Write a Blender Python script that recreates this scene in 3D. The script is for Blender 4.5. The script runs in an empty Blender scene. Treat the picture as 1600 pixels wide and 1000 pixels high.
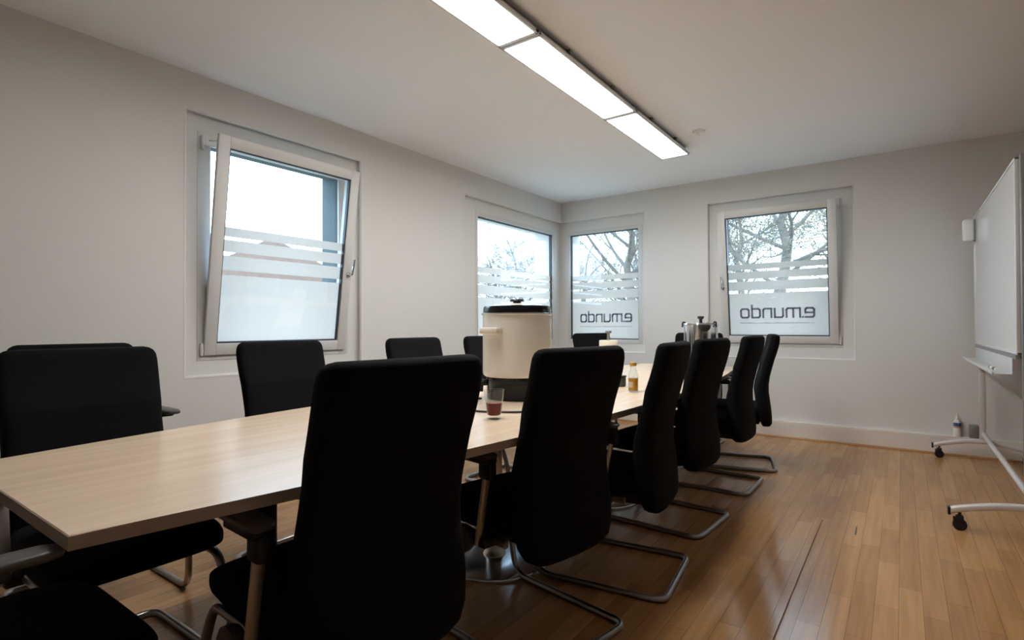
import bpy, bmesh, math, random
from mathutils import Vector, Matrix
C = bpy.context.scene.collection
sc = bpy.context.scene
PI = math.pi
random.seed(7)

# ------------------------------------------------------------------ camera
cam_d = bpy.data.cameras.new('camera')
cam = bpy.data.objects.new('camera', cam_d); C.objects.link(cam)
cam_d.sensor_width = 36.0; cam_d.sensor_fit = 'HORIZONTAL'
cam_d.lens = 846.15 * 36.0 / 1600.0
cam_d.clip_start = 0.02; cam_d.clip_end = 400
YAW, PITCH, ROLL = map(math.radians, (35.742, 0.6616, 0.2351))
fw = Vector((-math.sin(YAW)*math.cos(PITCH), math.cos(YAW)*math.cos(PITCH), math.sin(PITCH)))
rt = Vector((math.cos(YAW), math.sin(YAW), 0)); dn = fw.cross(rt)
r2 = math.cos(ROLL)*rt + math.sin(ROLL)*dn; d2 = -math.sin(ROLL)*rt + math.cos(ROLL)*dn
m = Matrix((r2, -d2, -fw)).transposed().to_4x4(); m.translation = Vector((0, 0, 1.06))
cam.matrix_world = m
sc.camera = cam

# ------------------------------------------------------------------ light and exposure
sc.view_settings.view_transform = 'Standard'; sc.view_settings.look = 'None'
sc.view_settings.gamma = 1.0; sc.view_settings.use_curve_mapping = False
sc.view_settings.exposure = 0.0
SKY = 8.8
PANEL = 34.0
world = bpy.data.worlds.new('overcast_sky'); sc.world = world; world.use_nodes = True
wn = world.node_tree.nodes; wl = world.node_tree.links
bg = wn['Background']; bg.inputs['Color'].default_value = (0.56, 0.77, 1.0, 1); bg.inputs['Strength'].default_value = SKY
sun_d = bpy.data.lights.new('sun', 'SUN'); sun_d.energy = 4.0; sun_d.angle = math.radians(1.0); sun_d.color = (1.0, 0.93, 0.82)
sun = bpy.data.objects.new('sun', sun_d); C.objects.link(sun)
sun.rotation_euler = Vector((-0.45, 0.62, -0.62)).to_track_quat('-Z', 'Y').to_euler()
sc.cycles.max_bounces = 14; sc.cycles.diffuse_bounces = 7; sc.cycles.transparent_max_bounces = 24
sc.cycles.transmission_bounces = 12; sc.cycles.caustics_reflective = False; sc.cycles.caustics_refractive = False
sc.cycles.sample_clamp_indirect = 8.0

# ------------------------------------------------------------------ helpers
def link_mesh(name, bm, mats, parent=None, smooth=True, loc=None):
    me = bpy.data.meshes.new(name)
    bmesh.ops.recalc_face_normals(bm, faces=bm.faces)
    bm.to_mesh(me); bm.free()
    for mm in (mats if isinstance(mats, (list, tuple)) else [mats]): me.materials.append(mm)
    if smooth:
        me.polygons.foreach_set('use_smooth', [True]*len(me.polygons))
        try: me.set_sharp_from_angle(angle=math.radians(38))
        except Exception: pass
    o = bpy.data.objects.new(name, me); C.objects.link(o)
    if parent is not None: o.parent = parent
    if loc is not None: o.location = loc
    return o
def tag(o, label, cat, group=None, kind=None):
    if label: o['label'] = label
    if cat: o['category'] = cat
    if group: o['group'] = group
    if kind: o['kind'] = kind
    return o
def thing(name, label, cat, loc=(0, 0, 0), rz=0.0, group=None):
    o = bpy.data.objects.new(name, None); C.objects.link(o); o.empty_display_size = .1
    o.location = loc; o.rotation_euler = (0, 0, rz)
    return tag(o, label, cat, group)
def kids(o): return [c for c in C.objects if c.parent == o]
def copy_tree(o, parent=None):
    c = o.copy(); C.objects.link(c)
    if parent is not None: c.parent = parent
    for ch in kids(o): copy_tree(ch, c)
    return c
def struct(o): o['kind'] = 'structure'; return o

def box(bm, x0, x1, y0, y1, z0, z1, bev=0.0, seg=2, mi=0):
    vs = [bm.verts.new((x, y, z)) for x in (x0, x1) for y in (y0, y1) for z in (z0, z1)]
    idx = [(0,1,3,2),(4,6,7,5),(0,4,5,1),(2,3,7,6),(0,2,6,4),(1,5,7,3)]
    fs = [bm.faces.new([vs[i] for i in f]) for f in idx]
    for f in fs: f.material_index = mi
    if bev > 0:
        es = list({e for f in fs for e in f.edges})
        bmesh.ops.bevel(bm, geom=es, offset=bev, segments=seg, affect='EDGES', profile=.5)
    return vs
def lathe(bm, prof, n=40, c=(0, 0, 0), mi=0):
    rings = []
    for r, z in prof:
        if r < 1e-6: rings.append([bm.verts.new((c[0], c[1], c[2]+z))])
        else: rings.append([bm.verts.new((c[0]+r*math.cos(2*PI*i/n), c[1]+r*math.sin(2*PI*i/n), c[2]+z)) for i in range(n)])
    for a, b in zip(rings, rings[1:]):
        for i in range(n):
            j = (i+1) % n
            if len(a) == 1 and len(b) == 1: continue
            if len(a) == 1: f = bm.faces.new((a[0], b[j], b[i]))
            elif len(b) == 1: f = bm.faces.new((a[i], a[j], b[0]))
            else: f = bm.faces.new((a[i], a[j], b[j], b[i]))
            f.material_index = mi
def round_path(pts, rad, n=7):
    pts = [Vector(p) for p in pts]; out = [pts[0]]
    for i in range(1, len(pts)-1):
        a, b, c = pts[i-1], pts[i], pts[i+1]
        u = (a-b); v = (c-b); r = rad[i] if isinstance(rad, (list, tuple)) else rad
        ang = u.angle(v); d = min(r/math.tan(ang/2), u.length*.49, v.length*.49)
        p, q = b+u.normalized()*d, b+v.normalized()*d
        for k in range(n+1):
            t = k/n; out.append((1-t)**2*p + 2*t*(1-t)*b + t*t*q)
    out.append(pts[-1]); return out
def tube(bm, pts, r, n=12, cap=True, mi=0, sy=1.0):
    pts = [Vector(p) for p in pts]; rs = r if isinstance(r, (list, tuple)) else [r]*len(pts)
    t0 = (pts[1]-pts[0]).normalized()
    up = Vector((0, 0, 1)) if abs(t0.z) < .9 else Vector((1, 0, 0))
    nx = t0.cross(up).normalized(); rings = []
    for i, p in enumerate(pts):
        t = (pts[min(i+1, len(pts)-1)] - pts[max(i-1, 0)]).normalized()
        nx = (nx - t*nx.dot(t)).normalized(); ny = t.cross(nx)
        rings.append([bm.verts.new(p + rs[i]*(math.cos(2*PI*k/n)*nx + sy*math.sin(2*PI*k/n)*ny)) for k in range(n)])
    for a, b in zip(rings, rings[1:]):
        for k in range(n):
            f = bm.faces.new((a[k], a[(k+1) % n], b[(k+1) % n], b[k])); f.material_index = mi
    if cap:
        bm.faces.new(rings[0][::-1]).material_index = mi; bm.faces.new(rings[-1]).material_index = mi
def interp(tab, x):
    if x <= tab[0][0]: return tab[0][1:]
    for a, b in zip(tab, tab[1:]):
        if x <= b[0]:
            t = (x-a[0])/(b[0]-a[0]); t = t*t*(3-2*t) if False else t
            return tuple(p+(q-p)*t for p, q in zip(a[1:], b[1:]))
    return tab[-1][1:]
def loft(bm, rings):
    for a, b in zip(rings, rings[1:]):
        n = len(a)
        for k in range(n): bm.faces.new((a[k], a[(k+1) % n], b[(k+1) % n], b[k]))
    bm.faces.new(rings[0][::-1]); bm.faces.new(rings[-1])

# ------------------------------------------------------------------ materials
def mat(name, col, rough=.6, metal=0.0, spec=.5, noise=0.0, nscale=8.0, bump=0.0, bscale=60.0, **kw):
    M = bpy.data.materials.new(name); M.use_nodes = True
    nt = M.node_tree; p = nt.nodes['Principled BSDF']
    p.inputs['Base Color'].default_value = (*col, 1); p.inputs['Roughness'].default_value = rough
    p.inputs['Metallic'].default_value = metal; p.inputs['Specular IOR Level'].default_value = spec
    for k, v in kw.items(): p.inputs[k.replace('_', ' ')].default_value = v
    if noise > 0 or bump > 0:
        tc = nt.nodes.new('ShaderNodeTexCoord')
    if noise > 0:
        nz = nt.nodes.new('ShaderNodeTexNoise'); nz.inputs['Scale'].default_value = nscale; nz.inputs['Detail'].default_value = 4
        nt.links.new(tc.outputs['Object'], nz.inputs['Vector'])
        mx = nt.nodes.new('ShaderNodeMix'); mx.data_type = 'RGBA'
        mx.inputs[6].default_value = (*[c*(1-noise) for c in col], 1); mx.inputs[7].default_value = (*[min(1, c*(1+noise)) for c in col], 1)
        nt.links.new(nz.outputs['Fac'], mx.inputs[0]); nt.links.new(mx.outputs[2], p.inputs['Base Color'])
    if bump > 0:
        n2 = nt.nodes.new('ShaderNodeTexNoise'); n2.inputs['Scale'].default_value = bscale; n2.inputs['Detail'].default_value = 3
        nt.links.new(tc.outputs['Object'], n2.inputs['Vector'])
        bp = nt.nodes.new('ShaderNodeBump'); bp.inputs['Strength'].default_value = bump; bp.inputs['Distance'].default_value = .002
        nt.links.new(n2.outputs['Fac'], bp.inputs['Height']); nt.links.new(bp.outputs['Normal'], p.inputs['Normal'])
    return M
M_wall = mat('wall_paint', (.68, .675, .66), .75, spec=.25, noise=.012, nscale=2, bump=.25, bscale=90)
M_ceil = mat('ceiling_paint', (.87, .905, .95), .8, spec=.2, noise=.012, nscale=2, bump=.2, bscale=90)
M_frame = mat('window_plastic', (.62, .62, .615), .38, spec=.4, noise=.01)
M_gasket = mat('rubber_gasket', (.03, .035, .045), .5)
M_black = mat('black_fabric', (.0055, .0058, .0070), .95, spec=.12, noise=.25, nscale=300, bump=.5, bscale=500)
M_bplast = mat('black_plastic', (.012, .012, .013), .45, spec=.35, noise=.1)
M_pad = mat('armrest_skin', (.075, .072, .07), .38, spec=.4, noise=.06)
M_steel = mat('brushed_steel', (.62, .59, .55), .34, metal=1.0, noise=.06, nscale=40)
M_post = mat('armrest_alloy', (.50, .46, .41), .42, metal=.75, noise=.06, nscale=30)
M_chrome = mat('chrome', (.75, .77, .80), .08, metal=1.0, noise=.02)
M_plate = mat('satin_steel', (.55, .58, .62), .20, metal=1.0, noise=.02)
M_tube = mat('chair_tube', (.36, .35, .35), .30, metal=1.0, noise=.08, nscale=30)
M_alu = mat('aluminium', (.70, .70, .70), .42, metal=.35, noise=.03, nscale=20)
M_alud = mat('aluminium_profile', (.33, .335, .34), .4, metal=.6, noise=.03)
M_board = mat('whiteboard_enamel', (.80, .82, .83), .05, spec=.5, noise=.01)
M_white = mat('white_plastic', (.80, .79, .76), .35, noise=.02)
M_enamel = mat('cream_enamel', (.76, .74, .70), .14, spec=.55, noise=.01)
M_bgloss = mat('black_gloss', (.006, .006, .008), .14, spec=.3, noise=.1)
M_cream = mat('cream_plastic', (.72, .67, .56), .35, noise=.03)
M_cable = mat('cable_rubber', (.012, .012, .012), .5, noise=.1)
M_duct = mat('duct_plastic', (.74, .70, .64), .5, noise=.02)
M_strip = mat('beech_strip', (.42, .21, .085), .4, noise=.15, nscale=30)
M_blue = mat('label_blue', (.03, .10, .25), .4, noise=.05)
M_orange = mat('label_orange', (.55, .25, .12), .4, noise=.05)
M_grey = mat('grey_plastic', (.22, .22, .21), .5, noise=.04)
M_gold = mat('gold_cap', (.55, .33, .06), .3, metal=.6, noise=.05)
M_logo = mat('logo_vinyl', (.17, .21, .27), .6, noise=.05)
M_tagl = mat('logo_vinyl_pale', (.33, .38, .45), .6, noise=.05)
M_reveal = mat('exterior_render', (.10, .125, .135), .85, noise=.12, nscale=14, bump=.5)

def wood_mat(name, c1, c2, rough, axis='Y', spec=.5):
    M = bpy.data.materials.new(name); M.use_nodes = True; nt = M.node_tree; p = nt.nodes['Principled BSDF']
    tc = nt.nodes.new('ShaderNodeTexCoord'); mp = nt.nodes.new('ShaderNodeMapping')
    mp.inputs['Scale'].default_value = (14, .9, 14) if axis == 'Y' else (.9, 14, 14)
    nz = nt.nodes.new('ShaderNodeTexNoise'); nz.inputs['Scale'].default_value = 1.6; nz.inputs['Detail'].default_value = 6; nz.inputs['Distortion'].default_value = .6
    cr = nt.nodes.new('ShaderNodeValToRGB'); cr.color_ramp.elements[0].position = .35; cr.color_ramp.elements[1].position = .65
    cr.color_ramp.elements[0].color = (*c1, 1); cr.color_ramp.elements[1].color = (*c2, 1)
    nt.links.new(tc.outputs['Object'], mp.inputs['Vector']); nt.links.new(mp.outputs['Vector'], nz.inputs['Vector'])
    nt.links.new(nz.outputs['Fac'], cr.inputs['Fac']); nt.links.new(cr.outputs['Color'], p.inputs['Base Color'])
    p.inputs['Roughness'].default_value = rough; p.inputs['Specular IOR Level'].default_value = spec
    return M
M_table = wood_mat('table_laminate', (.675, .535, .395), (.745, .60, .455), .24)
M_edge = wood_mat('table_edge_band', (.32, .26, .20), (.36, .295, .23), .5)

def floor_material():
    M = bpy.data.materials.new('parquet'); M.use_nodes = True; nt = M.node_tree; p = nt.nodes['Principled BSDF']; L = nt.links.new
    g = nt.nodes.new('ShaderNodeNewGeometry'); mp = nt.nodes.new('ShaderNodeMapping')
    mp.inputs['Rotation'].default_value = (0, 0, math.radians(90)); mp.inputs['Location'].default_value = (.13, .02, 0)
    br = nt.nodes.new('ShaderNodeTexBrick'); br.inputs['Scale'].default_value = 1.0
    br.inputs['Brick Width'].default_value = .47; br.inputs['Row Height'].default_value = .0745
    br.inputs['Mortar Size'].default_value = .0006; br.inputs['Mortar Smooth'].default_value = .3; br.inputs['Bias'].default_value = 0
    br.offset = .37; br.offset_frequency = 2; br.squash = 1.25; br.squash_frequency = 3
    br.inputs['Color1'].default_value = (.38, .195, .078, 1); br.inputs['Color2'].default_value = (.49, .27, .112, 1)
    br.inputs['Mortar'].default_value = (.10, .045, .018, 1)
    L(g.outputs['Position'], mp.inputs['Vector']); L(mp.outputs['Vector'], br.inputs['Vector'])
    m2 = nt.nodes.new('ShaderNodeMapping'); m2.inputs['Scale'].default_value = (30, 1.5, 30)
    nz = nt.nodes.new('ShaderNodeTexNoise'); nz.inputs['Scale'].default_value = 1.5; nz.inputs['Detail'].default_value = 6
    L(g.outputs['Position'], m2.inputs['Vector']); L(m2.outputs['Vector'], nz.inputs['Vector'])
    rp = nt.nodes.new('ShaderNodeMapRange'); rp.inputs[1].default_value = .3; rp.inputs[2].default_value = .7; rp.inputs[3].default_value = .86; rp.inputs[4].default_value = 1.12
    L(nz.outputs['Fac'], rp.inputs[0])
    mx = nt.nodes.new('ShaderNodeMix'); mx.data_type = 'RGBA'; mx.blend_type = 'MULTIPLY'; mx.inputs[0].default_value = 1
    L(br.outputs['Color'], mx.inputs[6]); L(rp.outputs[0], mx.inputs[7]); L(mx.outputs[2], p.inputs['Base Color'])
    n3 = nt.nodes.new('ShaderNodeTexNoise'); n3.inputs['Scale'].default_value = .8; L(g.outputs['Position'], n3.inputs['Vector'])
    r3 = nt.nodes.new('ShaderNodeMapRange'); r3.inputs[3].default_value = .17; r3.inputs[4].default_value = .24; L(n3.outputs['Fac'], r3.inputs[0]); L(r3.outputs[0], p.inputs['Roughness'])
    bp = nt.nodes.new('ShaderNodeBump'); bp.inputs['Strength'].default_value = .3; bp.inputs['Distance'].default_value = .001
    inv = nt.nodes.new('ShaderNodeMath'); inv.operation = 'SUBTRACT'; inv.inputs[0].default_value = 1; L(br.outputs['Fac'], inv.inputs[1]); L(inv.outputs[0], bp.inputs['Height']); L(bp.outputs['Normal'], p.inputs['Normal'])
    return M
M_floor = floor_material()

def pane_mat():
    M = bpy.data.materials.new('window_glass'); M.use_nodes = True; nt = M.node_tree; L = nt.links.new
    nt.nodes.remove(nt.nodes['Principled BSDF']); out = nt.nodes['Material Output']
    tr = nt.nodes.new('ShaderNodeBsdfTransparent'); tr.inputs[0].default_value = (.95, .97, .97, 1)
    gl = nt.nodes.new('ShaderNodeBsdfGlossy'); gl.inputs['Roughness'].default_value = .0; mx = nt.nodes.new('ShaderNodeMixShader')
    lw = nt.nodes.new('ShaderNodeLayerWeight'); lw.inputs[0].default_value = .5
    pw = nt.nodes.new('ShaderNodeMath'); pw.operation = 'POWER'; pw.inputs[1].default_value = 4; L(lw.outputs['Facing'], pw.inputs[0])
    ml = nt.nodes.new('ShaderNodeMath'); ml.operation = 'MULTIPLY_ADD'; ml.inputs[1].default_value = .6; ml.inputs[2].default_value = .03; L(pw.outputs[0], ml.inputs[0])
    L(ml.outputs[0], mx.inputs[0]); L(tr.outputs[0], mx.inputs[1]); L(gl.outputs[0], mx.inputs[2]); L(mx.outputs[0], out.inputs[0])
    return M
M_pane = pane_mat()
def film_mat():
    M = bpy.data.materials.new('frosted_film'); M.use_nodes = True; nt = M.node_tree; L = nt.links.new
    nt.nodes.remove(nt.nodes['Principled BSDF']); out = nt.nodes['Material Output']
    tl = nt.nodes.new('ShaderNodeBsdfTranslucent'); tl.inputs[0].default_value = (.64, .58, .535, 1)
    df = nt.nodes.new('ShaderNodeBsdfDiffuse'); df.inputs[0].default_value = (.6, .62, .63, 1)
    mx = nt.nodes.new('ShaderNodeMixShader'); mx.inputs[0].default_value = .16
    L(tl.outputs[0], mx.inputs[1]); L(df.outputs[0], mx.inputs[2]); L(mx.outputs[0], out.inputs[0])
    return M
M_film = film_mat()
def glass_mat(name, col=(1, 1, 1), ior=1.45, rough=0.0):
    M = bpy.data.materials.new(name); M.use_nodes = True; p = M.node_tree.nodes['Principled BSDF']
    p.inputs['Base Color'].default_value = (*col, 1); p.inputs['Transmission Weight'].default_value = 1; p.inputs['IOR'].default_value = ior; p.inputs['Roughness'].default_value = rough
    return M
M_glass = M_pane.copy(); M_glass.name = 'clear_glass'
def liquid_mat(name, col, mixf):
    M = bpy.data.materials.new(name); M.use_nodes = True; nt = M.node_tree; p = nt.nodes['Principled BSDF']
    p.inputs['Base Color'].default_value = (*col, 1); p.inputs['Transmission Weight'].default_value = mixf; p.inputs['IOR'].default_value = 1.33; p.inputs['Roughness'].default_value = .08
    return M
M_tea = liquid_mat('red_punch', (.20, .006, .004), .35)
M_juice = liquid_mat('amber_juice', (.80, .36, .03), .5)
def emit(name, col, s):
    M = bpy.data.materials.new(name); M.use_nodes = True; p = M.node_tree.nodes['Principled BSDF']
    p.inputs['Base Color'].default_value = (.9, .9, .9, 1); p.inputs['Emission Color'].default_value = (*col, 1); p.inputs['Emission Strength'].default_value = s
    return M
M_panel = emit('lit_diffuser', (1.0, .975, .93), PANEL)

# ------------------------------------------------------------------ room shell
XL, YF, ZC = -3.363, 5.713, 2.557
XR, YB, TH, ND = 3.0, -2.3, .33, .045
def wall_cells(bm, a0, a1, z0, z1, niches, holes, put):
    """cells along a wall: put(bm, a0, a1, depth0, depth1, z0, z1)"""
    xs = sorted({a0, a1, *[v for r in niches+holes for v in r[:2]]}); zs = sorted({z0, z1, *[v for r in niches+holes for v in r[2:4]]})
    for xa, xb in zip(xs, xs[1:]):
        for za, zb in zip(zs, zs[1:]):
            cx, cz = (xa+xb)/2, (za+zb)/2
            inn = lambda r: r[0] < cx < r[1] and r[2] < cz < r[3]
            if any(inn(h) for h in holes): continue
            put(bm, xa, xb, ND if any(inn(n) for n in niches) else 0.0, TH, za, zb)
def put_left(bm, a, b, d0, d1, z0, z1): box(bm, XL-d1, XL-d0, a, b, z0, z1)
def put_far(bm, a, b, d0, d1, z0, z1): box(bm, a, b, YF+d0, YF+d1, z0, z1)
HOLE1 = (1.52, 2.60, .86, 2.24); N1 = (1.432, 2.702, .765, 2.345)
GL = (4.16, 5.585, .903, 2.158); GR = (-3.268, -2.394, .903, 2.158)
HOLE2 = (GL[0]-.04, GL[1]+.03, GL[2]-.05, GL[3]+.04); N2 = (3.915, YF+ND, .755, 2.327)
HOLE2R = (GR[0]-.03, GR[1]+.05, GR[2]-.05, GR[3]+.04); N2R = (XL-ND, -2.295, .755, 2.327)
HOLE3 = (-1.515, -.432, .85, 2.225); N3 = (-1.626, -.334, .74, 2.321)
bm = bmesh.new(); wall_cells(bm, YB, YF, 0, ZC, [N1, (N2[0], YF, N2[2], N2[3])], [HOLE1, HOLE2], put_left)
box(bm, XL-TH, XL-ND, YF, YF+ND, N2[2], N2[3])
struct(link_mesh('wall_left', bm, M_wall, smooth=False))
bm = bmesh.new(); wall_cells(bm, XL, XR+TH, 0, ZC, [(XL, N2R[1], N2R[2], N2R[3]), N3], [HOLE2R, HOLE3], put_far)
box(bm, XL-ND, XL, YF+ND, YF+TH, N2[2], N2[3]); box(bm, XL-TH, XL-ND, YF+ND, YF+TH, 0, ZC)
box(bm, XL-ND, XL, YF, YF+TH, 0, N2[2]); box(bm, XL-ND, XL, YF, YF+TH, N2[3], ZC)
struct(link_mesh('wall_far', bm, M_wall, smooth=False))
bm = bmesh.new(); box(bm, XR, XR+TH, YB-TH, YF, 0, ZC); struct(link_mesh('wall_right', bm, M_wall, smooth=False))
bm = bmesh.new(); box(bm, XL-TH, XR, YB-TH, YB, 0, ZC); struct(link_mesh('wall_back', bm, M_wall, smooth=False))
bm = bmesh.new(); box(bm, XL-TH, XR+TH, YB-TH, YF+TH, ZC, ZC+.3); struct(link_mesh('ceiling', bm, M_ceil, smooth=False))
bm = bmesh.new(); box(bm, XL-TH, XR+TH, YB-TH, YF+TH, -.25, 0); struct(link_mesh('floor', bm, M_floor, smooth=False))
# outside face of the wall around the openings (thin blue-grey render lining the reveals)
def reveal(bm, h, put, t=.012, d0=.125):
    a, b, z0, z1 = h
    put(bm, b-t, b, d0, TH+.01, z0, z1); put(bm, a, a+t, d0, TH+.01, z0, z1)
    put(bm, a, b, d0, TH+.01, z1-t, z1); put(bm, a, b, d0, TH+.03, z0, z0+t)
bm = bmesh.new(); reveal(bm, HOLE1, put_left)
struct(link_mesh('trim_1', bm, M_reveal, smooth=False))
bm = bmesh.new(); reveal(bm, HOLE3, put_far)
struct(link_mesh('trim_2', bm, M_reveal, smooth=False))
def bead(name, pts):
    bm = bmesh.new(); tube(bm, round_path(pts, .015, 4), .014, 12); struct(link_mesh(name, bm, M_wall))
xb, yb = XL-.0125, YF+.0125
bead('trim_7', [(xb, N1[0], N1[2]), (xb, N1[1], N1[2]), (xb, N1[1], N1[3]), (xb, N1[0], N1[3]), (xb, N1[0], N1[2]-.01)])
bead('trim_8', [(N3[0], yb, N3[2]), (N3[1], yb, N3[2]), (N3[1], yb, N3[3]), (N3[0], yb, N3[3]), (N3[0], yb, N3[2]-.01)])
bead('trim_9', [(xb, YF-.001, N2[2]), (xb, N2[0], N2[2]), (xb, N2[0], N2[3]), (xb, YF-.001, N2[3])])
bead('trim_10', [(XL+.001, yb, N2R[2]), (N2R[1], yb, N2R[2]), (N2R[1], yb, N2R[3]), (XL+.001, yb, N2R[3])])
# cable duct along the far and left wall and its beech strip
def duct(bm, L0, L1, put):
    put(bm, L0, L1, -.060, 0, .012, .128); put(bm, L0, L1, -.052, 0, .128, .150); put(bm, L0, L1, -.056, 0, .132, .135)
bm = bmesh.new(); duct(bm, XL+.065, XR, put_far); struct(link_mesh('baseboard_far', bm, M_duct, smooth=False))
bm = bmesh.new(); duct(bm, YB, YF, put_left); struct(link_mesh('baseboard_left', bm, M_duct, smooth=False))
bm = bmesh.new(); tube(bm, [(XL+.08, YF-.062, .002), (XR, YF-.062, .002)], .013, 10); struct(link_mesh('trim_3', bm, M_strip))
bm = bmesh.new(); tube(bm, [(XL+.062, YB, .002), (XL+.062, YF-.06, .002)], .013, 10); struct(link_mesh('trim_4', bm, M_strip))
# loose hatch boards in the parquet (two lifted boards with an open joint between)
M_slab = M_floor.copy(); M_slab.name = 'parquet_polished'
for nd in M_slab.node_tree.nodes:
    if nd.type == 'MAP_RANGE' and abs(nd.inputs[4].default_value-.24) < 1e-4: nd.inputs[3].default_value = .13; nd.inputs[4].default_value = .17
M_slab.node_tree.nodes['Principled BSDF'].inputs['Specular IOR Level'].default_value = .8
def hatch(x0, x1, y0, y1, za, zb):
    bm = bmesh.new(); vs = box(bm, x0, x1, y0, y1, -.003, .001)
    for v in bm.verts:
        if v.co.z > 0: v.co.z = za + (zb-za)*(v.co.x-x0)/(x1-x0)
    return link_mesh('trim', bm, M_slab, smooth=False)
h = hatch(-.552, -.362, .6, 3.37, .0008, .0075); h.name = 'trim_5'; struct(h)
h = hatch(-.353, -.205, .6, 3.37, .0022, .0010); h.name = 'trim_6'; struct(h)

bm = bmesh.new(); box(bm, -.556, -.201, 3.370, 3.3735, -.002, .0009); box(bm, -.204, -.198, 3.24, 3.30, -.002, .0009); box(bm, -.206, -.200, 3.31, 3.36, -.002, .0009)
struct(link_mesh('trim_11', bm, M_bplast, smooth=False))
# ------------------------------------------------------------------ windows
def ring(bm, a0, a1, z0, z1, w, d0, d1, bev=.003):
    box(bm, a0, a0+w, d0, d1, z0, z1, bev); box(bm, a1-w, a1, d0, d1, z0, z1, bev)
    box(bm, a0+w-.001, a1-w+.001, d0, d1, z0, z0+w, bev); box(bm, a0+w-.001, a1-w+.001, d0, d1, z1-w, z1, bev)
def film(bm, a0, a1, z0, h, d, faded=False):
    prev = 0.0
    for s0, s1 in ((.357, .381), (.458, .478), (.541, .558), (.607, .9)):
        box(bm, a0, a1, d, d+.0015, z0+prev*h, z0+s0*h); prev = s1
def strokes(letter):
    q = .16
    if letter == 'o': return [[(q,0),(1-q,0),(1,q),(1,1-q),(1-q,1),(q,1),(0,1-q),(0,q),(q,0)]], 1.0
    if letter == 'd': return [[(1,1.42),(1,0),(q,0),(0,q),(0,1-q),(q,1),(1,1)]], 1.0
    if letter == 'n': return [[(0,0),(0,1),(1-q,1),(1,1-q),(1,0)]], 1.0
    if letter == 'u': return [[(0,1),(0,q),(q,0),(1,0),(1,1)]], 1.0
    if letter == 'm': return [[(0,0),(0,1),(1.6-q,1),(1.6,1-q),(1.6,0)],[(.8,0),(.8,1)]], 1.6
    if letter == 'e': return [[(1,0),(q,0),(0,q),(0,1-q),(q,1),(1-q,1),(1,1-q),(1,.5),(0,.5)]], 1.0
    return [[(.0,.0),(.0,.03)]], .02
def lettering(bm, x_right, x_left, zb, d, xh):
    """word seen from the inside, so it runs mirrored: first letter at the right"""
    gap = .42; tot = 0; lay = []
    for ch in 'e.mundo':
        st, w = strokes(ch); lay.append((st, tot)); tot += w + (gap if ch not in 'e.' else .3)
    tot -= gap; k = (x_right-x_left)/(tot+.2); t = .25*k/2; kz = xh
    for st, off in lay:
        for pl in st:
            for (xa, za), (xb, zz) in zip(pl, pl[1:]):
                pa = Vector((x_right-(off+.1+xa)*k, 0, zb+za*kz)); pb = Vector((x_right-(off+.1+xb)*k, 0, zb+zz*kz))
                dr = (pb-pa).normalized(); nn = Vector((-dr.z, 0, dr.x))*t; pa = pa-dr*t*.8; pb = pb+dr*t*.8
                vs = [bm.verts.new((v.x, y, v.z)) for y in (d, d+.0012) for v in (pa-nn, pb-nn, pb+nn, pa+nn)]
                for f in ((0,1,2,3),(7,6,5,4),(0,4,5,1),(1,5,6,2),(2,6,7,3),(3,7,4,0)): bm.faces.new([vs[i] for i in f])
def tagline(bm, x0, x1, z, d):
    r = random.Random(3); x = x0
    while x < x1-.006:
        w = r.choice((.004, .006, .008, .009)); hh = r.choice((.007, .007, .010)); box(bm, x, min(x+w, x1), d, d+.001, z, z+hh); x += w+r.choice((.003, .003, .003, .009))
def win_root(name, rz, loc):
    e = bpy.data.objects.new(name, None); C.objects.link(e); e.location = loc; e.rotation_euler = (0, 0, rz); e['kind'] = 'structure'; return e
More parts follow.
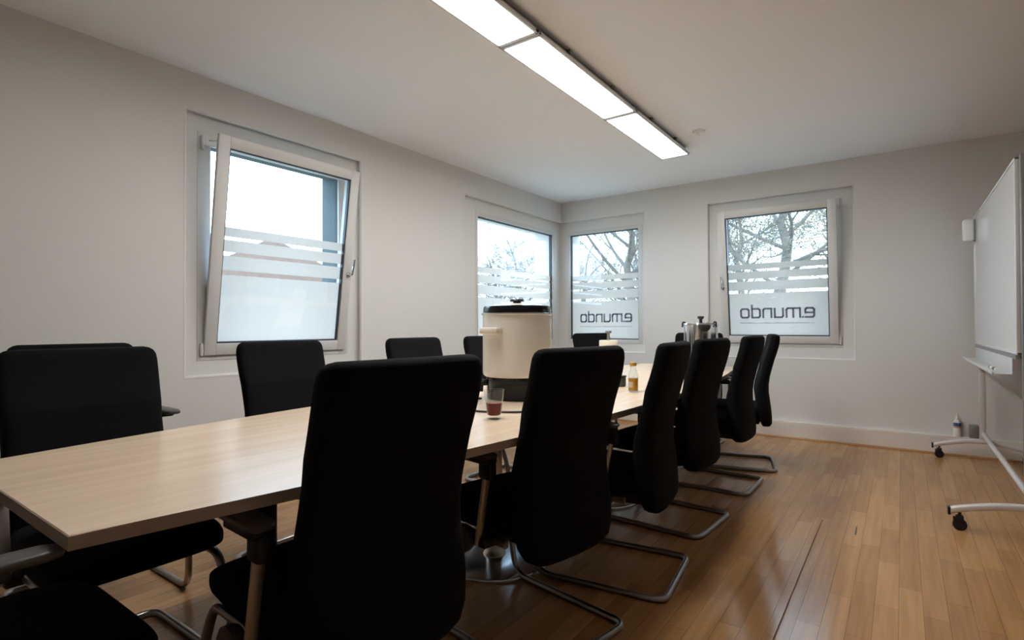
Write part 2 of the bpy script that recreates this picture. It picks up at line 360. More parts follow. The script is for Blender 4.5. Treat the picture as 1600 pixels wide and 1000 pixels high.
def tilt_window(name, rz, loc, hole, sa0, sa1, sz0, H, tilt, handle_right, logo):
    root = win_root(name, rz, loc); a0, a1, z0, z1 = hole
    bm = bmesh.new(); ring(bm, a0, a1, z0, z1, .078, ND-.004, ND+.014); link_mesh('window_frame', bm, M_frame, root)
    bm = bmesh.new(); ring(bm, a0+.001, a1-.001, z0+.001, z1-.001, .076, ND+.014, ND+.078); link_mesh('frame_outer_shade', bm, M_reveal, root)  # outer depth of the white frame, its shade painted in as dark blue-grey
    bm = bmesh.new(); box(bm, a0+.013, a1-.013, .13, TH+.06, z0+.012, z0+.030, .004); link_mesh('bounce_sill', bm, M_white, root)  # unseen white sill, added to bounce daylight up at soffit and ceiling
    s = bmesh.new(); ring(s, sa0, sa1, 0, H, .070, 0, .022, .004); ring(s, sa0+.02, sa1-.02, .02, H-.02, .055, .02, .068, .002)
    so = link_mesh('sash', s, M_frame, root, loc=(0, .024, sz0)); so.rotation_euler = (tilt, 0, 0)
    i0, i1, j0, j1 = sa0+.068, sa1-.068, .068, H-.068
    g = bmesh.new(); ring(g, i0, i1, j0, j1, .010, .012, .034, 0); link_mesh('gasket', g, M_gasket, so)
    g = bmesh.new(); box(g, i0, i1, .026, .030, j0, j1); link_mesh('pane', g, M_pane, so)
    f = bmesh.new(); film(f, i0+.010, i1-.010, j0+.010, j1-j0-.02, .0312); fo = link_mesh('frosted_film', f, M_film, so)
    if logo:
        w = i1-i0; l = bmesh.new(); lettering(l, i0+w*.865, i0+w*.125, j0+.155*(j1-j0), .0222, .085); link_mesh('lettering', l, M_logo, so)
        l = bmesh.new(); tagline(l, i0+w*.125, i0+w*.865, j0+.105*(j1-j0), .0224); link_mesh('tagline', l, M_tagl, so)
    hx = sa1-.028 if handle_right else sa0+.028
    hb = bmesh.new(); zc = H*.425
    tube(hb, [(hx, .001, zc), (hx, -.010, zc)], .017, 20)
    pts = round_path([(hx, -.008, zc), (hx, -.045, zc), (hx+(.006 if handle_right else -.006), -.052, zc+.115)], .02)
    tube(hb, pts, .0085, 10); link_mesh('handle', hb, M_chrome, so)
    sg = -1 if handle_right else 1; ex = sa0 if handle_right else sa1
    hg = bmesh.new(); tube(hg, [(ex+sg*.012, .030, sz0+.0), (ex+sg*.012, .030, sz0+.075)], .009, 10); box(hg, min(ex, ex+sg*.012), max(ex, ex+sg*.012), .026, .04, sz0+.01, sz0+.065, .002)
    link_mesh('hinge', hg, M_frame, root)
    hg = bmesh.new(); tube(hg, [(ex+sg*.012, .024, sz0+H-.075), (ex+sg*.012, .024, sz0+H+.005)], .010, 10); box(hg, min(ex+sg*.012, ex-sg*.05), max(ex+sg*.012, ex-sg*.05), .028, .038, sz0+H-.05, sz0+H-.02, .002)
    tube(hg, [(ex-sg*.03, .03, sz0+H-.012), (ex-sg*.10, -.10, sz0+H-.03)], .004, 6)
    link_mesh('tilt_stay', hg, M_frame, root)
    return root
RL = math.radians(90)
w1 = tilt_window('window_1', RL, (XL, 0, 0), HOLE1, 1.553, 2.562, .892, 1.312, math.radians(7.9), True, False)
bm = bmesh.new(); box(bm, HOLE1[1]-.034, HOLE1[1]-.012, .128, .150, HOLE1[2]+.02, HOLE1[3]-.02); box(bm, HOLE1[0]+.012, HOLE1[0]+.034, .128, .150, HOLE1[2]+.02, HOLE1[3]-.02)
link_mesh('shutter_rail', bm, M_gasket, w1)
w3 = tilt_window('window_4', 0, (0, YF, 0), HOLE3, -1.487, -.465, .885, 1.312, math.radians(7.0), False, True)
def fixed_window(name, rz, loc, hole, g, logo):
    root = win_root(name, rz, loc); a0, a1, z0, z1 = hole
    bm = bmesh.new()
    w = min(g[0]-a0, a1-g[1])
    box(bm, a0, g[0], ND-.003, ND+.07, z0, z1, .002); box(bm, g[1], a1, ND-.003, ND+.07, z0, z1, .002)
    box(bm, g[0]-.001, g[1]+.001, ND-.003, ND+.07, z0, g[2], .002); box(bm, g[0]-.001, g[1]+.001, ND-.003, ND+.07, g[3], z1, .002)
    link_mesh('window_frame', bm, M_frame, root)
    b = bmesh.new(); ring(b, g[0], g[1], g[2], g[3], .010, ND+.018, ND+.05, 0); link_mesh('gasket', b, M_gasket, root)
    b = bmesh.new(); box(b, g[0], g[1], ND+.030, ND+.034, g[2], g[3]); po = link_mesh('pane', b, M_pane, root)
    f = bmesh.new(); film(f, g[0]+.010, g[1]-.010, g[2]+.010, g[3]-g[2]-.02, ND+.0352); link_mesh('frosted_film', f, M_film, root)
    if logo:
        wd = g[1]-g[0]; l = bmesh.new(); lettering(l, g[0]+wd*.895, g[0]+wd*.14, g[2]+.165*(g[3]-g[2]), ND+.0265, .085); link_mesh('lettering', l, M_logo, root)
        l = bmesh.new(); tagline(l, g[0]+wd*.14, g[0]+wd*.895, g[2]+.115*(g[3]-g[2]), ND+.0268); link_mesh('tagline', l, M_tagl, root)
    return root
fixed_window('window_2', RL, (XL, 0, 0), HOLE2, GL, False)
fixed_window('window_3', 0, (0, YF, 0), HOLE2R, GR, True)

# ------------------------------------------------------------------ conference table
TX, TY, THL = -1.53, 2.527, 2.225
TZ = .7144
def hw(y): return .614 - .213*((y-TY)/THL)**2
tb = thing('conference_table', 'long boat-shaped light oak conference table on round chrome feet', 'table', (TX, TY, 0))
def top_half(y0, y1):
    bm = bmesh.new(); N = 24; up, lo = [], []
    ys = [y0+(y1-y0)*i/N for i in range(N+1)]
    out = [(hw(y), y-TY) for y in ys] + [(-hw(y), y-TY) for y in reversed(ys)]
    a = [bm.verts.new((x, y, TZ)) for x, y in out]; b = [bm.verts.new((x, y, TZ-.026)) for x, y in out]
    ft = bm.faces.new(a); fb = bm.faces.new(b[::-1]); n = len(a)
    for i in range(n):
        f = bm.faces.new((a[i], b[i], b[(i+1) % n], a[(i+1) % n])); f.material_index = 1
    bmesh.ops.bevel(bm, geom=list(ft.edges), offset=.0022, segments=1, affect='EDGES')
    return bm
link_mesh('tabletop', top_half(TY-THL, TY-.0008), [M_table, M_edge], tb, smooth=False)
link_mesh('tabletop', top_half(TY+.0008, TY+THL), [M_table, M_edge], tb, smooth=False)
for cy in (.87, 1.98, 3.08, 4.18):
    bm = bmesh.new(); c = (0, cy-TY, 0)
    lathe(bm, [(.0, .665), (.10, .665), (.10, TZ-.027), (0, TZ-.027)], 32, c)
    lathe(bm, [(.037, .02), (.037, .67)], 28, c); lathe(bm, [(.052, .018), (.050, .024), (.040, .034), (.037, .05)], 28, c)
    col = link_mesh('column', bm, M_bplast if cy < 1 else M_steel, tb)  # nearest column black: its shade under the table is put into the colour
    bm = bmesh.new(); lathe(bm, [(0, .0185), (.10, .018), (.245, .0155), (.254, .013), (.256, .010), (.256, .0), (0, 0)], 64, c)
    link_mesh('foot_plate', bm, M_plate, tb)
bm = bmesh.new(); box(bm, -.03, .03, -1.65, 1.65, .655, TZ-.027); link_mesh('beam', bm, M_bplast, tb)

# ------------------------------------------------------------------ cantilever chairs
def superell(n, e, a, b):
    out = []
    for i in range(n):
        t = 2*PI*i/n; c, s = math.cos(t), math.sin(t)
        out.append((a*math.copysign(abs(c)**(2/e), c), b*math.copysign(abs(s)**(2/e), s)))
    return out
#          z     rear x  thick  half width
BACK = [(.312, -.080, .030, .120), (.318, -.062, .058, .165), (.334, -.053, .074, .195), (.370, -.052, .084, .216), (.430, -.056, .089, .226), (.500, -.064, .090, .227),
        (.560, -.072, .090, .224), (.620, -.072, .082, .219), (.680, -.064, .074, .217), (.740, -.049, .073, .217), (.800, -.033, .079, .219), (.860, -.014, .077, .221),
        (.910, -.001, .075, .222), (.945, .005, .074, .221), (.965, .006, .072, .218), (.979, .004, .066, .211), (.988, -.004, .052, .199), (.992, -.016, .026, .185)]
def make_chair():
    t = thing('conference_chair', '', 'chair')
    bm = bmesh.new(); rings = []; zs = [BACK[0][0]+(BACK[-1][0]-BACK[0][0])*i/46 for i in range(47)]; zs = sorted(set(zs+[b[0] for b in BACK]))
    for z in zs:
        xr, th, w = interp(BACK, z); n = 36
        rings.append([bm.verts.new((xr-th/2+px + .018*(py/.22)**2*-1, py, z)) for px, py in superell(n, 4.2, th/2, w)])
    loft(bm, rings); link_mesh('backrest', bm, M_black, t)
    # seat: lofted cushion, thin at the front edge
    ST = [(-.605, .402, .428, .165), (-.600, .392, .440, .192), (-.585, .384, .452, .206), (-.55, .378, .464, .214), (-.48, .374, .474, .219), (-.35, .374, .472, .219), (-.22, .376, .470, .214), (-.16, .380, .470, .205), (-.140, .388, .462, .195)]
    bm = bmesh.new(); rings = []
    for x, z0, z1, w in ST: rings.append([bm.verts.new((x, py, (z0+z1)/2+pz)) for py, pz in superell(36, 4.5, w, (z1-z0)/2)])
    loft(bm, rings); link_mesh('seat', bm, M_black, t)
    # frame: one bent tube
    w, r = .228, .0125
    pts = [(-.20, w-.03, .362), (-.57, w-.03, .362), (-.615, w-.012, .20), (-.585, w, r), (-.04, w, r), (-.04, -w, r), (-.585, -w, r), (-.615, -w+.012, .20), (-.57, -w+.03, .362), (-.20, -w+.03, .362)]
    bm = bmesh.new(); tube(bm, round_path(pts, [0, .06, .5, .085, .055, .055, .085, .5, .06, 0], 8), r, 14); link_mesh('frame', bm, M_tube, t)
    bm = bmesh.new(); box(bm, -.42, -.14, -.10, .10, .318, .380, .012); box(bm, -.31, -.25, -.245, .245, .345, .376, .006); box(bm, -.16, -.10, -.05, .05, .33, .42, .01)
    link_mesh('mechanism', bm, M_bplast, t)
    AL = .240
    for s in (-1, 1):
        bm = bmesh.new(); tube(bm, [(-.288, s*AL, .352), (-.240, s*AL, .60)], .0150, 14, sy=.55); po = link_mesh('armrest', bm, M_post, t)
        bm = bmesh.new(); box(bm, -.268, -.212, s*AL-.018, s*AL+.018, .572, .632, .010); box(bm, -.36, -.22, s*AL-.026, s*AL+.026, .622, .640, .006); link_mesh('arm_sleeve', bm, M_bplast, po)
        bm = bmesh.new(); rings = []
        for x, hwid, za, zb in ((-.432, .012, .642, .650), (-.426, .022, .638, .654), (-.405, .029, .636, .657), (-.32, .031, .636, .658), (-.245, .031, .636, .657), (-.220, .026, .638, .655), (-.211, .014, .642, .650)):
            rings.append([bm.verts.new((x, s*AL+py, (za+zb)/2+pz)) for py, pz in superell(24, 3.4, hwid, (zb-za)/2)])
        loft(bm, rings); link_mesh('arm_pad', bm, M_pad, po)
    bm = bmesh.new(); tube(bm, [(-.35, -.10, .360), (-.35, -.235, .360)], .010, 10); kb = link_mesh('tension_rod', bm, M_bplast, t)
    bm = bmesh.new(); tube(bm, [(-.35, -.232, .360), (-.35, -.244, .360), (-.35, -.262, .360), (-.35, -.267, .360)], [.040, .046, .046, .038], 28); link_mesh('tension_knob', bm, M_pad, kb)
    return t
proto = make_chair()
G1, G2 = 'chairs along the right side of the table', 'chairs along the left side of the table'
CH = [(-.835, .835, -4, 0, 'nearest and largest black chair seen from behind, foreground centre', G1),
      (-.80, 1.555, -10, 0, 'black chair seen from behind, beside the glass of red drink', G1),
      (-.73, 2.245, 7, .02, 'black chair just right of the juice bottle, turned almost side-on', G1),
      (-.765, 2.93, -4, .02, 'black chair in front of the stainless steel urn, fourth in the right row', G1),
      (-.745, 3.79, -1, .02, 'black chair below the right window, next to last in the right row', G1),
      (-.755, 4.49, 14, .02, 'farthest black chair of the right row, seen in profile', G1),
      (-2.30, .64, 180, 0, 'black chair at the left picture edge, behind the near end of the table', G2),
      (-2.52, 1.50, 180, 0, 'black chair in front of the tilted left window', G2),
      (-2.50, 2.37, 180, .03, 'black chair left of the cream urn, against the bare left wall', G2),
      (-2.50, 3.07, 180, .03, 'black chair half hidden behind the left edge of the cream urn', G2),
      (-2.50, 3.66, 180, .03, 'black chair almost wholly hidden behind the cream urn and the second near chair', G2),
      (-2.45, 4.66, 158, .03, 'black chair in the far corner, behind the cream pump pot', G2),
      (-1.56, 5.24, 90, .03, 'black chair at the far head of the table, behind the steel urn', None),
      (-1.43, -.12, -90, .03, 'dark chair at the near table end, only seat and arms in view', None),
      (-2.93, .79, 180, .055, 'black chair standing by the left wall, its top showing behind the leftmost chair', None)]
for i, (x, y, a, dz, lab, grp) in enumerate(CH):
    o = proto if i == 0 else copy_tree(proto)
    o.location = (x, y, 0); o.rotation_euler = (0, 0, math.radians(a)); tag(o, lab, 'chair', grp)
    for ch in kids(o):
        if ch.name.startswith('armrest'):
            for g in kids(ch): g.location.z = dz

# ------------------------------------------------------------------ ceiling lights
def ceiling_light(y0, y1, lab, x0=-1.672):
    x1 = x0+.240; t = thing('ceiling_light', lab, 'lamp', ((x0+x1)/2, (y0+y1)/2, 2.5), 0, 'row of ceiling light panels')
    hx, hy = (x1-x0)/2, (y1-y0)/2
    bm = bmesh.new(); box(bm, -hx+.028, hx-.028, -hy+.01, hy-.01, .012, .0568); box(bm, -hx+.004, hx-.004, -hy+.004, hy-.004, .002, .015); link_mesh('housing', bm, M_alud, t, smooth=False)
    bm = bmesh.new()
    for a in (-1, 1):
        box(bm, min(a*hx, a*(hx-.013)), max(a*hx, a*(hx-.013)), -hy, hy, -.006, .016, .002); box(bm, -hx, hx, min(a*hy, a*(hy-.022)), max(a*hy, a*(hy-.022)), -.006, .016, .002)
    link_mesh('frame', bm, M_alu, t)
    bm = bmesh.new(); box(bm, -hx+.010, hx-.010, -hy+.010, hy-.010, -.003, -.001); link_mesh('diffuser', bm, M_panel, t, smooth=False)
    for s in (-.45, .45):
        bm = bmesh.new(); box(bm, hx-.03, hx-.004, s*hy-.012, s*hy+.012, .014, .056, .002); link_mesh('clip', bm, M_grey, t)
ceiling_light(1.02, 2.222, 'nearest of the lit ceiling panels in view, cut off by the top of the picture')
ceiling_light(2.228, 3.425, 'middle one of the lit ceiling panels')
ceiling_light(3.431, 4.55, 'farthest of the lit ceiling panels, pointing at the corner')
bm = bmesh.new(); lathe(bm, [(0, -.028), (.018, -.028), (.022, -.016), (.044, -.010), (.050, 0), (0, 0)], 32)
o = link_mesh('smoke_detector', bm, M_white, loc=(-1.254, 4.218, ZC)); tag(o, 'small round white detector on the ceiling beside the end of the lights', 'detector')

# ------------------------------------------------------------------ things on the table
TZ = .7146
# cream urn
u = thing('hot_drink_urn', 'big cream enamel urn with black base and black lid rim on the table', 'urn', (-1.514, 2.146, TZ), math.radians(22))
bm = bmesh.new(); lathe(bm, [(0, .0), (.135, .0), (.139, .01), (.139, .105), (0, .105)], 64); link_mesh('base', bm, M_bgloss, u)
bm = bmesh.new(); lathe(bm, [(0, .100), (.146, .100), (.154, .108), (.156, .12), (.156, .372), (.162, .374), (.162, .380), (.150, .382), (0, .382)], 72); bd = link_mesh('body', bm, M_enamel, u)
bm = bmesh.new(); lathe(bm, [(.157, .376), (.163, .378), (.163, .3815), (.157, .383)], 72); link_mesh('rim', bm, M_chrome, bd)
bm = bmesh.new(); lathe(bm, [(.150, .381), (.154, .383), (.154, .402), (.149, .412), (.135, .415), (.128, .412), (0, .41)], 72); ld = link_mesh('lid', bm, M_bgloss, u)
bm = bmesh.new(); lathe(bm, [(.132, .410), (.125, .417), (.06, .425), (0, .427)], 64); link_mesh('lid_dome', bm, M_enamel, ld)
bm = bmesh.new(); lathe(bm, [(.018, .422), (.018, .432), (.031, .434), (.033, .439), (.030, .444), (0, .445)], 36); link_mesh('lid_knob', bm, M_bgloss, ld)
for s in (-1, 1):
    bm = bmesh.new(); an = math.radians(-118 if s < 0 else 62)
    vs = box(bm, .150, .195, -.052, .052, .288, .318, .010)
    for v in bm.verts:
        x, y = v.co.x, v.co.y; v.co.z -= max(0, .175-x)*.0; v.co.x, v.co.y = x*math.cos(an)-y*math.sin(an), x*math.sin(an)+y*math.cos(an)
    link_mesh('handle', bm, M_cream, u)
bm = bmesh.new(); an = math.radians(-163); dx, dy = math.cos(an), math.sin(an)
tube(bm, [(dx*.13, dy*.13, .07), (dx*.165, dy*.165, .07)], .014, 12); tube(bm, [(dx*.162, dy*.162, .085), (dx*.165, dy*.165, .03)], .010, 10); link_mesh('cord_socket', bm, M_bplast, u)
# power cord of the urn lying on the table
def smooth_path(P, n=8):
    P = [Vector(p) for p in P]; out = []
    for i in range(len(P)-1):
        p0, p1, p2, p3 = P[max(i-1, 0)], P[i], P[i+1], P[min(i+2, len(P)-1)]
        for k in range(n):
            t = k/n; out.append(.5*((2*p1)+(p2-p0)*t+(2*p0-5*p1+4*p2-p3)*t*t+(3*p1-p0-3*p2+p3)*t**3))
    out.append(P[-1]); return out
bm = bmesh.new(); zc = TZ+.0045
cordp = [(-1.585, 1.93), (-1.597, 1.92), (-1.60, 1.86), (-1.54, 1.80), (-1.50, 1.85), (-1.58, 1.84), (-1.62, 1.72), (-1.50, 1.62), (-1.31, 1.565), (-1.20, 1.60), (-1.10, 1.68), (-1.02, 1.78), (-.99, 1.92)]
tube(bm, smooth_path([(x*1.08, y*1.08, TZ+.03 if k == 0 else zc) for k, (x, y) in enumerate(cordp)]), .0042, 8)
o = link_mesh('power_cord', bm, M_cable); tag(o, 'thin black power cord lying on the table behind the glass of red drink', 'cord')
# glass of red drink
g = thing('drinking_glass', 'small clear tumbler half full of red drink near the table edge', 'glass', (-1.244, 1.611, TZ))
bm = bmesh.new(); lathe(bm, [(0, .0), (.020, .0), (.023, .003), (.025, .012), (.0365, .098), (.0375, .101), (.0350, .101), (.0235, .016), (.020, .012), (0, .012)], 48); link_mesh('tumbler', bm, M_glass, g)
bm = bmesh.new(); lathe(bm, [(0, .0124), (.0202, .0124), (.0237, .0162), (.0292, .0555), (0, .0555)], 48); link_mesh('drink', bm, M_tea, g)
# juice bottle
b = thing('juice_bottle', 'small glass bottle half full of amber juice with gold cap', 'bottle', (-1.147, 2.681, TZ))
bm = bmesh.new(); lathe(bm, [(0, 0), (.022, 0), (.0255, .004), (.0255, .075), (.024, .085), (.016, .112), (.0140, .120), (.0140, .132), (.0118, .132), (.0118, .120), (.0220, .083), (.0235, .073), (.0235, .006), (0, .005)], 44); link_mesh('bottle_body', bm, M_glass, b)
bm = bmesh.new(); lathe(bm, [(0, .0055), (.0232, .0065), (.0232, .066), (0, .066)], 44); link_mesh('juice', bm, M_juice, b)
bm = bmesh.new(); lathe(bm, [(.0150, .126), (.0165, .128), (.0165, .141), (.0150, .143), (0, .143)], 32); link_mesh('cap', bm, M_gold, b)
bm = bmesh.new(); N = 14
for i in range(N):
    a0, a1 = [math.radians(-150+ (80*k/N)) for k in (i, i+1)]; r = .0258
    bm.faces.new([bm.verts.new((r*math.cos(a), r*math.sin(a), z)) for a, z in ((a0, .022), (a1, .022), (a1, .050), (a0, .050))])
bmesh.ops.remove_doubles(bm, verts=bm.verts, dist=1e-5); bmesh.ops.solidify(bm, geom=bm.faces[:], thickness=-.0003); link_mesh('paper_label', bm, mat('bottle_label', (.45, .40, .34), .6, noise=.2, nscale=120), b)
# dark jar beside the bottle, mostly hidden
j = thing('small_jar', 'small dark jar on the table, mostly hidden behind the second near chair', 'jar', (-1.312, 2.873, TZ))
bm = bmesh.new(); lathe(bm, [(0, 0), (.030, 0), (.034, .004), (.034, .042), (.030, .048), (0, .048)], 36); link_mesh('jar_body', bm, mat('jar_glass_dark', (.05, .055, .05), .15, noise=.2), j)
bm = bmesh.new(); lathe(bm, [(.033, .048), (.036, .049), (.036, .058), (0, .059)], 36); link_mesh('jar_lid', bm, M_bplast, j)
# cream pump pot
p = thing('pump_pot', 'cream pump pot with grey push knob in front of the corner window', 'jug', (-1.60, 3.33, TZ))
bm = bmesh.new(); lathe(bm, [(0, 0), (.056, 0), (.060, .006), (.060, .19), (.057, .20), (.057, .228), (.054, .233), (0, .233)], 44); link_mesh('pot_body', bm, M_cream, p)
bm = bmesh.new(); lathe(bm, [(.009, .232), (.009, .276), (.019, .278), (.020, .290), (.017, .293), (0, .293)], 24); link_mesh('push_knob', bm, M_grey, p)
# stainless urn at the far end
s = thing('steel_urn', 'stainless steel urn with black lid knob at the far end of the table', 'urn', (-1.30, 4.38, TZ), math.radians(0))
bm = bmesh.new(); lathe(bm, [(0, 0), (.112, 0), (.118, .01), (.120, .03), (.120, .322), (.124, .324), (.124, .330), (.118, .332), (0, .333)], 64); link_mesh('vessel', bm, mat('polished_steel', (.66, .64, .62), .16, metal=1.0, noise=.03), s)
bm = bmesh.new(); lathe(bm, [(.122, .331), (.118, .340), (.05, .350), (0, .352)], 56); link_mesh('lid', bm, M_chrome, s)
bm = bmesh.new(); lathe(bm, [(.012, .348), (.011, .368), (.022, .376), (.025, .386), (.020, .392), (0, .394)], 32); link_mesh('lid_knob', bm, M_bplast, s)
for an in (-62, 118, 190, -20):
    bm = bmesh.new(); a = math.radians(an)
    rings = []
    for z, ww, dd in ((.328, .040, .03), (.318, .044, .036), (.300, .040, .036), (.286, .028, .028), (.280, .014, .012)):
        ring_ = []
        for py, px in superell(20, 2.6, ww, dd/2):
            x, y = .128+px, py; ring_.append(bm.verts.new((x*math.cos(a)-y*math.sin(a), x*math.sin(a)+y*math.cos(a), z)))
        rings.append(ring_)
    if an in (-62, 118): loft(bm, rings); link_mesh('handle', bm, M_bplast, s)
    else:
        bm.free(); bm = bmesh.new(); ca, sa = math.cos(a), math.sin(a)
        tube(bm, round_path([(.112*ca, .112*sa, .326), (.112*ca, .112*sa, .348), (.130*ca, .130*sa, .348), (.132*ca, .132*sa, .310)], .012, 5), .006, 8); link_mesh('lid_clip', bm, M_bplast, s)

for o in (u, g, b, j, p, s): o.scale = (1.07, 1.07, 1.07)

# ------------------------------------------------------------------ whiteboard on wheels
wb = thing('mobile_whiteboard', 'white mobile whiteboard on a wheeled aluminium stand at the right edge', 'whiteboard', (.49, 4.60, 0))
Y0, Y1 = -.955, .955     # ends of the board (near, far)
bm = bmesh.new(); box(bm, -.022, .002, Y0+.01, Y1-.01, .915, 1.885); link_mesh('board_panel', bm, M_board, wb, smooth=False)
bm = bmesh.new(); box(bm, -.028, .008, Y0, Y0+.018, .905, 1.895, .004); box(bm, -.028, .008, Y1-.018, Y1, .905, 1.895, .004); box(bm, -.028, .008, Y0, Y1, 1.879, 1.895, .004); box(bm, -.028, .008, Y0, Y1, .905, .921, .004)
link_mesh('board_frame', bm, M_alu, wb)
for yy, nm in ((Y1-.055, 'far'), (Y0-.022, 'near')):
    bm = bmesh.new(); box(bm, -.012, .026, yy-.014, yy+.014, .14, 1.90 if nm == 'near' else 1.45, .006); link_mesh('post', bm, M_alud if nm == 'near' else M_alu, wb)
    bm = bmesh.new(); rings = []
    for i in range(25):
        x = -.30+.60*i/24; zc = .158-.062*(abs(x)/.30)**1.7; ring_ = [bm.verts.new((x, yy+py, zc+pz)) for py, pz in superell(16, 3.5, .020, .017)]; rings.append(ring_)
    loft(bm, rings); ft = link_mesh('foot', bm, M_alu, wb)
    bm = bmesh.new()
    for sx in (-1, 1): box(bm, sx*.300-.006, sx*.300+.006, yy-.021, yy+.021, .076, .115, .003)
    link_mesh('end_cap', bm, M_bplast, ft)
    for sx in (-1, 1):
        bm = bmesh.new(); x = sx*.258
        tube(bm, [(x, yy-.012, .030), (x, yy-.011, .030), (x, yy+.011, .030), (x, yy+.012, .030)], [.025, .030, .030, .025], 24)
        box(bm, x-.016, x+.016, yy-.018, yy+.018, .052, .078, .006); tube(bm, [(x, yy, .07), (x, yy, .105)], .006, 8)
        box(bm, x-.026, x+.004, yy-.016, yy-.013, .028, .064, .002); box(bm, x-.026, x+.004, yy+.013, yy+.016, .028, .064, .002)
        link_mesh('caster', bm, M_bplast, wb)
bm = bmesh.new(); tube(bm, [(.012, Y0-.02, .215), (.012, Y1-.055, .215)], .016, 14); link_mesh('crossbar', bm, M_alu, wb)
bm = bmesh.new(); box(bm, -.028, -.022, -.80, .90, .80, .885, .002); box(bm, -.105, -.022, -.80, .90, .795, .801, .002); box(bm, -.108, -.102, -.80, .90, .795, .812, .002); link_mesh('pen_tray', bm, M_alu, wb)
bm = bmesh.new(); box(bm, -.030, .004, -.94, .90, .885, .905); link_mesh('rail', bm, M_alud, wb, smooth=False)
bm = bmesh.new(); rings = []
o = thing('board_eraser', 'white board eraser clipped over the far edge of the whiteboard', 'eraser', (.468, 5.50, 1.79))
bm = bmesh.new(); box(bm, -.075, -.0075, -.045, .045, -.085, .085, .015, 3); link_mesh('eraser_body', bm, M_white, o)
bm = bmesh.new(); box(bm, -.0075, -.0003, -.040, .040, -.078, .078); link_mesh('felt', bm, M_grey, o)
for i, (yy, cc) in enumerate(((3.98, M_bplast), (4.16, M_grey))):
    o = thing('board_marker', ('dark marker lying in the pen tray nearest the picture edge', 'grey marker lying in the pen tray left of the darker one')[i], 'marker', (.42, yy, .8105))
    bm = bmesh.new(); tube(bm, [(0, -.06, 0), (0, .03, 0)], .009, 14); link_mesh('barrel', bm, M_white, o)
    bm = bmesh.new(); tube(bm, [(0, .03, 0), (0, .075, 0)], .0094, 14); link_mesh('cap', bm, cc, o)
# spray bottle on the duct
b = thing('spray_bottle', 'white cleaning bottle with a blue label standing on the cable duct', 'bottle', (.357, 5.685, .1505))
bm = bmesh.new(); lathe(bm, [(0, 0), (.023, 0), (.025, .004), (.025, .115), (.021, .128), (.012, .134), (0, .134)], 32); link_mesh('bottle_body', bm, M_white, b)
bm = bmesh.new(); lathe(bm, [(.0254, .085), (.0256, .086), (.0256, .112), (.0254, .113)], 32); link_mesh('blue_band', bm, M_blue, b)
bm = bmesh.new(); lathe(bm, [(.0254, .072), (.0256, .073), (.0256, .082), (.0254, .083)], 32); link_mesh('orange_band', bm, M_orange, b)
bm = bmesh.new(); lathe(bm, [(.012, .134), (.012, .150), (.007, .156), (.006, .185), (0, .188)], 20); link_mesh('nozzle', bm, M_white, b)
o = thing('wall_socket', 'small grey box on the cable duct beside the whiteboard post', 'socket', (.46, 5.685, .1505))
bm = bmesh.new(); box(bm, -.03, .03, -.025, .025, 0, .105, .005); link_mesh('socket_box', bm, M_grey, o)
bm = bmesh.new(); box(bm, -.022, .022, -.0275, -.0245, .03, .085, .003); link_mesh('socket_plate', bm, M_alud, o)

# ------------------------------------------------------------------ outside
M_ground = mat('winter_grass', (.28, .28, .24), .9, noise=.3, nscale=1.0)
bm = bmesh.new(); box(bm, -150, 150, -150, 150, -.9, -.6); struct(link_mesh('ground', bm, M_ground, smooth=False))
M_bark = mat('bark', (.14, .128, .11), .9, noise=.4, nscale=25)
M_leaf = mat('young_leaves', (.20, .19, .09), .8, noise=.3, nscale=3)
RMIN = .0045
def limb(bm, p, d, L, r, depth, rng, nseg=4, tips=None):
    pts = [p.copy()]; rs = [r]; dd = d.normalized()
    for i in range(nseg):
        dd = (dd + Vector((rng.gauss(0, .13), rng.gauss(0, .13), rng.gauss(.03, .10)))).normalized()
        pts.append(pts[-1]+dd*L/nseg); rs.append(max(r*(1-.55*(i+1)/nseg), RMIN))
    tube(bm, pts, rs, 6 if r > .02 else 3, cap=False)
    if depth == 0:
        if tips is not None: tips.append(pts[-1])
        return
    n = rng.choice((3, 4, 4, 5)) if depth > 1 else rng.choice((4, 5, 6))
    for k in range(n):
        i = rng.randint(1, nseg); q = pts[i]
        ax = Vector((rng.gauss(0, 1), rng.gauss(0, 1), rng.gauss(0, .6))); ax = (ax - dd*ax.dot(dd)).normalized()
        nd = dd*math.cos(.75)+ax*math.sin(.75)*rng.uniform(.7, 1.3)
        limb(bm, q, nd, L*rng.uniform(.5, .78), max(rs[i]*rng.uniform(.45, .7), .004), depth-1, rng, max(3, nseg-1), tips)
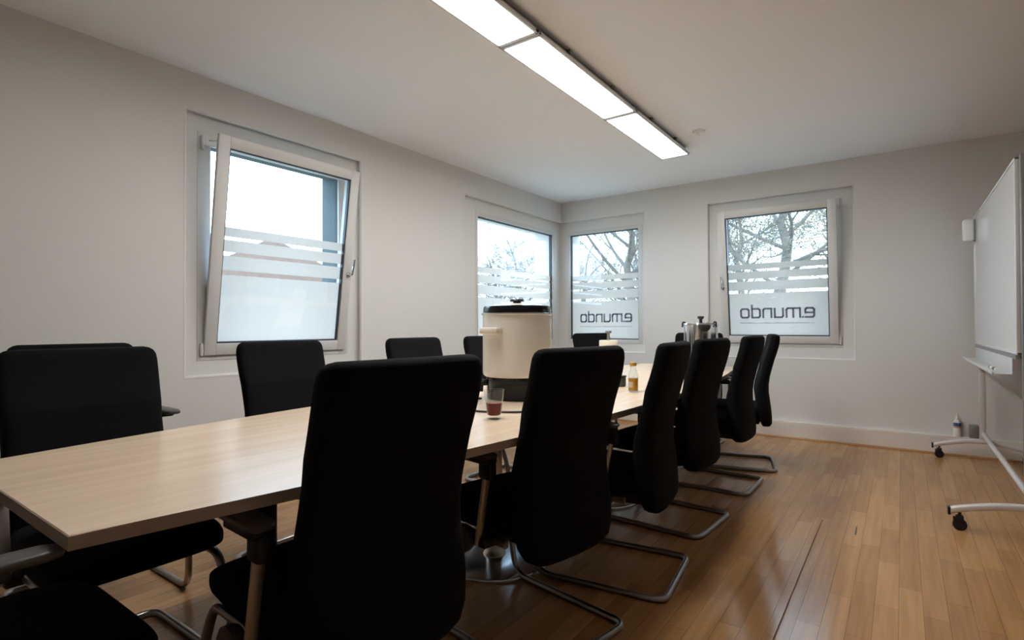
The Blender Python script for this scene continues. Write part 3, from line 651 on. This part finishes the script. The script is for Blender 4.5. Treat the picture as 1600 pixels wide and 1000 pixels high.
def make_tree(label, seed, H, r, spread, depth=4, limbs=None, leaf=0):
    rng = random.Random(seed); t = thing('bare_tree', label, 'tree')
    bm = bmesh.new(); pts = []; rs = []
    for i in range(9):
        z = H*.55*i/8; pts.append(Vector((rng.gauss(0, .03)*i*.4, rng.gauss(0, .03)*i*.4, z))); rs.append(r*(1.25-.65*i/8) if i else r*1.5)
    tube(bm, pts, rs, 10, cap=False); link_mesh('trunk', bm, M_bark, t)
    bm = bmesh.new(); tips = []
    L = limbs or [(rng.uniform(.38, 1.0), rng.uniform(0, 2*PI), rng.uniform(.45, 1.0), 1.0) for _ in range(8)]
    for f, az, up, ln in L:
        x = f*8; i = min(int(x), 7); q = pts[i].lerp(pts[i+1], x-i)
        limb(bm, q, Vector((math.cos(az), math.sin(az), up)), spread*ln, r*.36, depth, rng, 5, tips)
    limb(bm, pts[-1], Vector((0, 0, 1)), H*.3, r*.5, depth, rng, 5, tips)
    link_mesh('branches', bm, M_bark, t)
    if leaf:
        bm = bmesh.new()
        for tp in tips:
            for _ in range(leaf):
                c = tp + Vector((rng.gauss(0, .15), rng.gauss(0, .15), rng.gauss(0, .15))); a = Vector((rng.gauss(0, 1), rng.gauss(0, 1), rng.gauss(0, 1))).normalized()*.03; b2 = a.orthogonal()
                bm.faces.new([bm.verts.new(c+v) for v in (a, b2, -a, -b2)])
        o = link_mesh('leaves', bm, M_leaf, t, smooth=False); o['kind'] = 'stuff'
    return t
GZ = -.6
t1 = make_tree('big leafless tree with forking limbs outside the right window', 11, 8.0, .125, 2.6, 5,
               [(.55, 3.0, .9, 1.0), (.60, .1, .85, 1.2), (.66, -.2, .30, 1.1), (.74, 3.3, .5, .9), (.80, .5, .9, .9), (.85, 2.3, .6, .9), (.92, -1.2, .8, .8), (1.0, 1.2, .9, .8), (.7, -1.6, .5, .9)])
t1.location = (-2.05, 12.6, GZ)
t2 = make_tree('leafless tree whose twigs fill the right pane of the corner window', 5, 7.0, .15, 2.5, 4,
               [(.40+.05*k, k*2.4, .35+.05*k, 1.0) for k in range(13)]); t2.location = (-6.3, 14.6, GZ)
RMIN = .008
far = make_tree('distant leafless tree in the row seen through the corner windows', 23, 8.6, .18, 2.1, 4,
               [(.45+.05*k, k*2.4, .8, 1.0) for k in range(11)])
far.location = (-19.5, 28, GZ); far['group'] = 'distant trees beyond the corner windows'
spots = [(-25.5, 33.5, 1.0), (-13.0, 31.5, 1.0), (-22.5, 42, 1.2)]
for i, (x, y, s_) in enumerate(spots):
    o = copy_tree(far); o.location = (x, y, GZ); o.scale = (s_, s_, s_); o.rotation_euler = (0, 0, i*1.3)
RMIN = .006
back = make_tree('leafless tree standing behind the big tree outside the right window', 31, 9.0, .15, 2.2, 4, leaf=2)
back.location = (-5.2, 23, GZ); back['group'] = 'trees behind the big tree'
for i, (x, y, s_) in enumerate([(2.2, 21, 1.0), (-1.6, 29, 1.25)]):
    o = copy_tree(back); o.location = (x, y, GZ); o.scale = (s_, s_, s_); o.rotation_euler = (0, 0, 1+i*1.7)
# house seen through the clear stripes of the left window
hs = thing('house', 'pale house with a tiled roof glimpsed through the stripes of the left window', 'building', (-23.5, 13.6, GZ), math.radians(-28))
bm = bmesh.new(); box(bm, -3.5, 3.5, -3.2, 3.2, 0, 3.4); link_mesh('house_wall', bm, mat('pale_plaster', (.155, .12, .098), .9, noise=.05), hs, smooth=False)
bm = bmesh.new()
vs = [bm.verts.new(v) for v in ((-3.9, -3.6, 3.3), (3.9, -3.6, 3.3), (3.9, 3.6, 3.3), (-3.9, 3.6, 3.3), (-3.9, 0, 5.2), (3.9, 0, 5.2))]
for f in ((0, 1, 5, 4), (2, 3, 4, 5), (0, 4, 3), (1, 2, 5), (3, 2, 1, 0)): bm.faces.new([vs[i] for i in f])
link_mesh('house_roof', bm, mat('roof_tiles', (.135, .088, .07), .8, noise=.2, nscale=6), hs, smooth=False)
for yy in (-1.5, 1.4):
    bm = bmesh.new(); box(bm, 3.48, 3.54, yy-.5, yy+.5, 1.2, 2.5, .01); fr = link_mesh('house_window', bm, M_frame, hs)
    bm = bmesh.new(); box(bm, 3.535, 3.55, yy-.42, yy+.42, 1.28, 2.42); link_mesh('house_pane', bm, M_bgloss, fr)
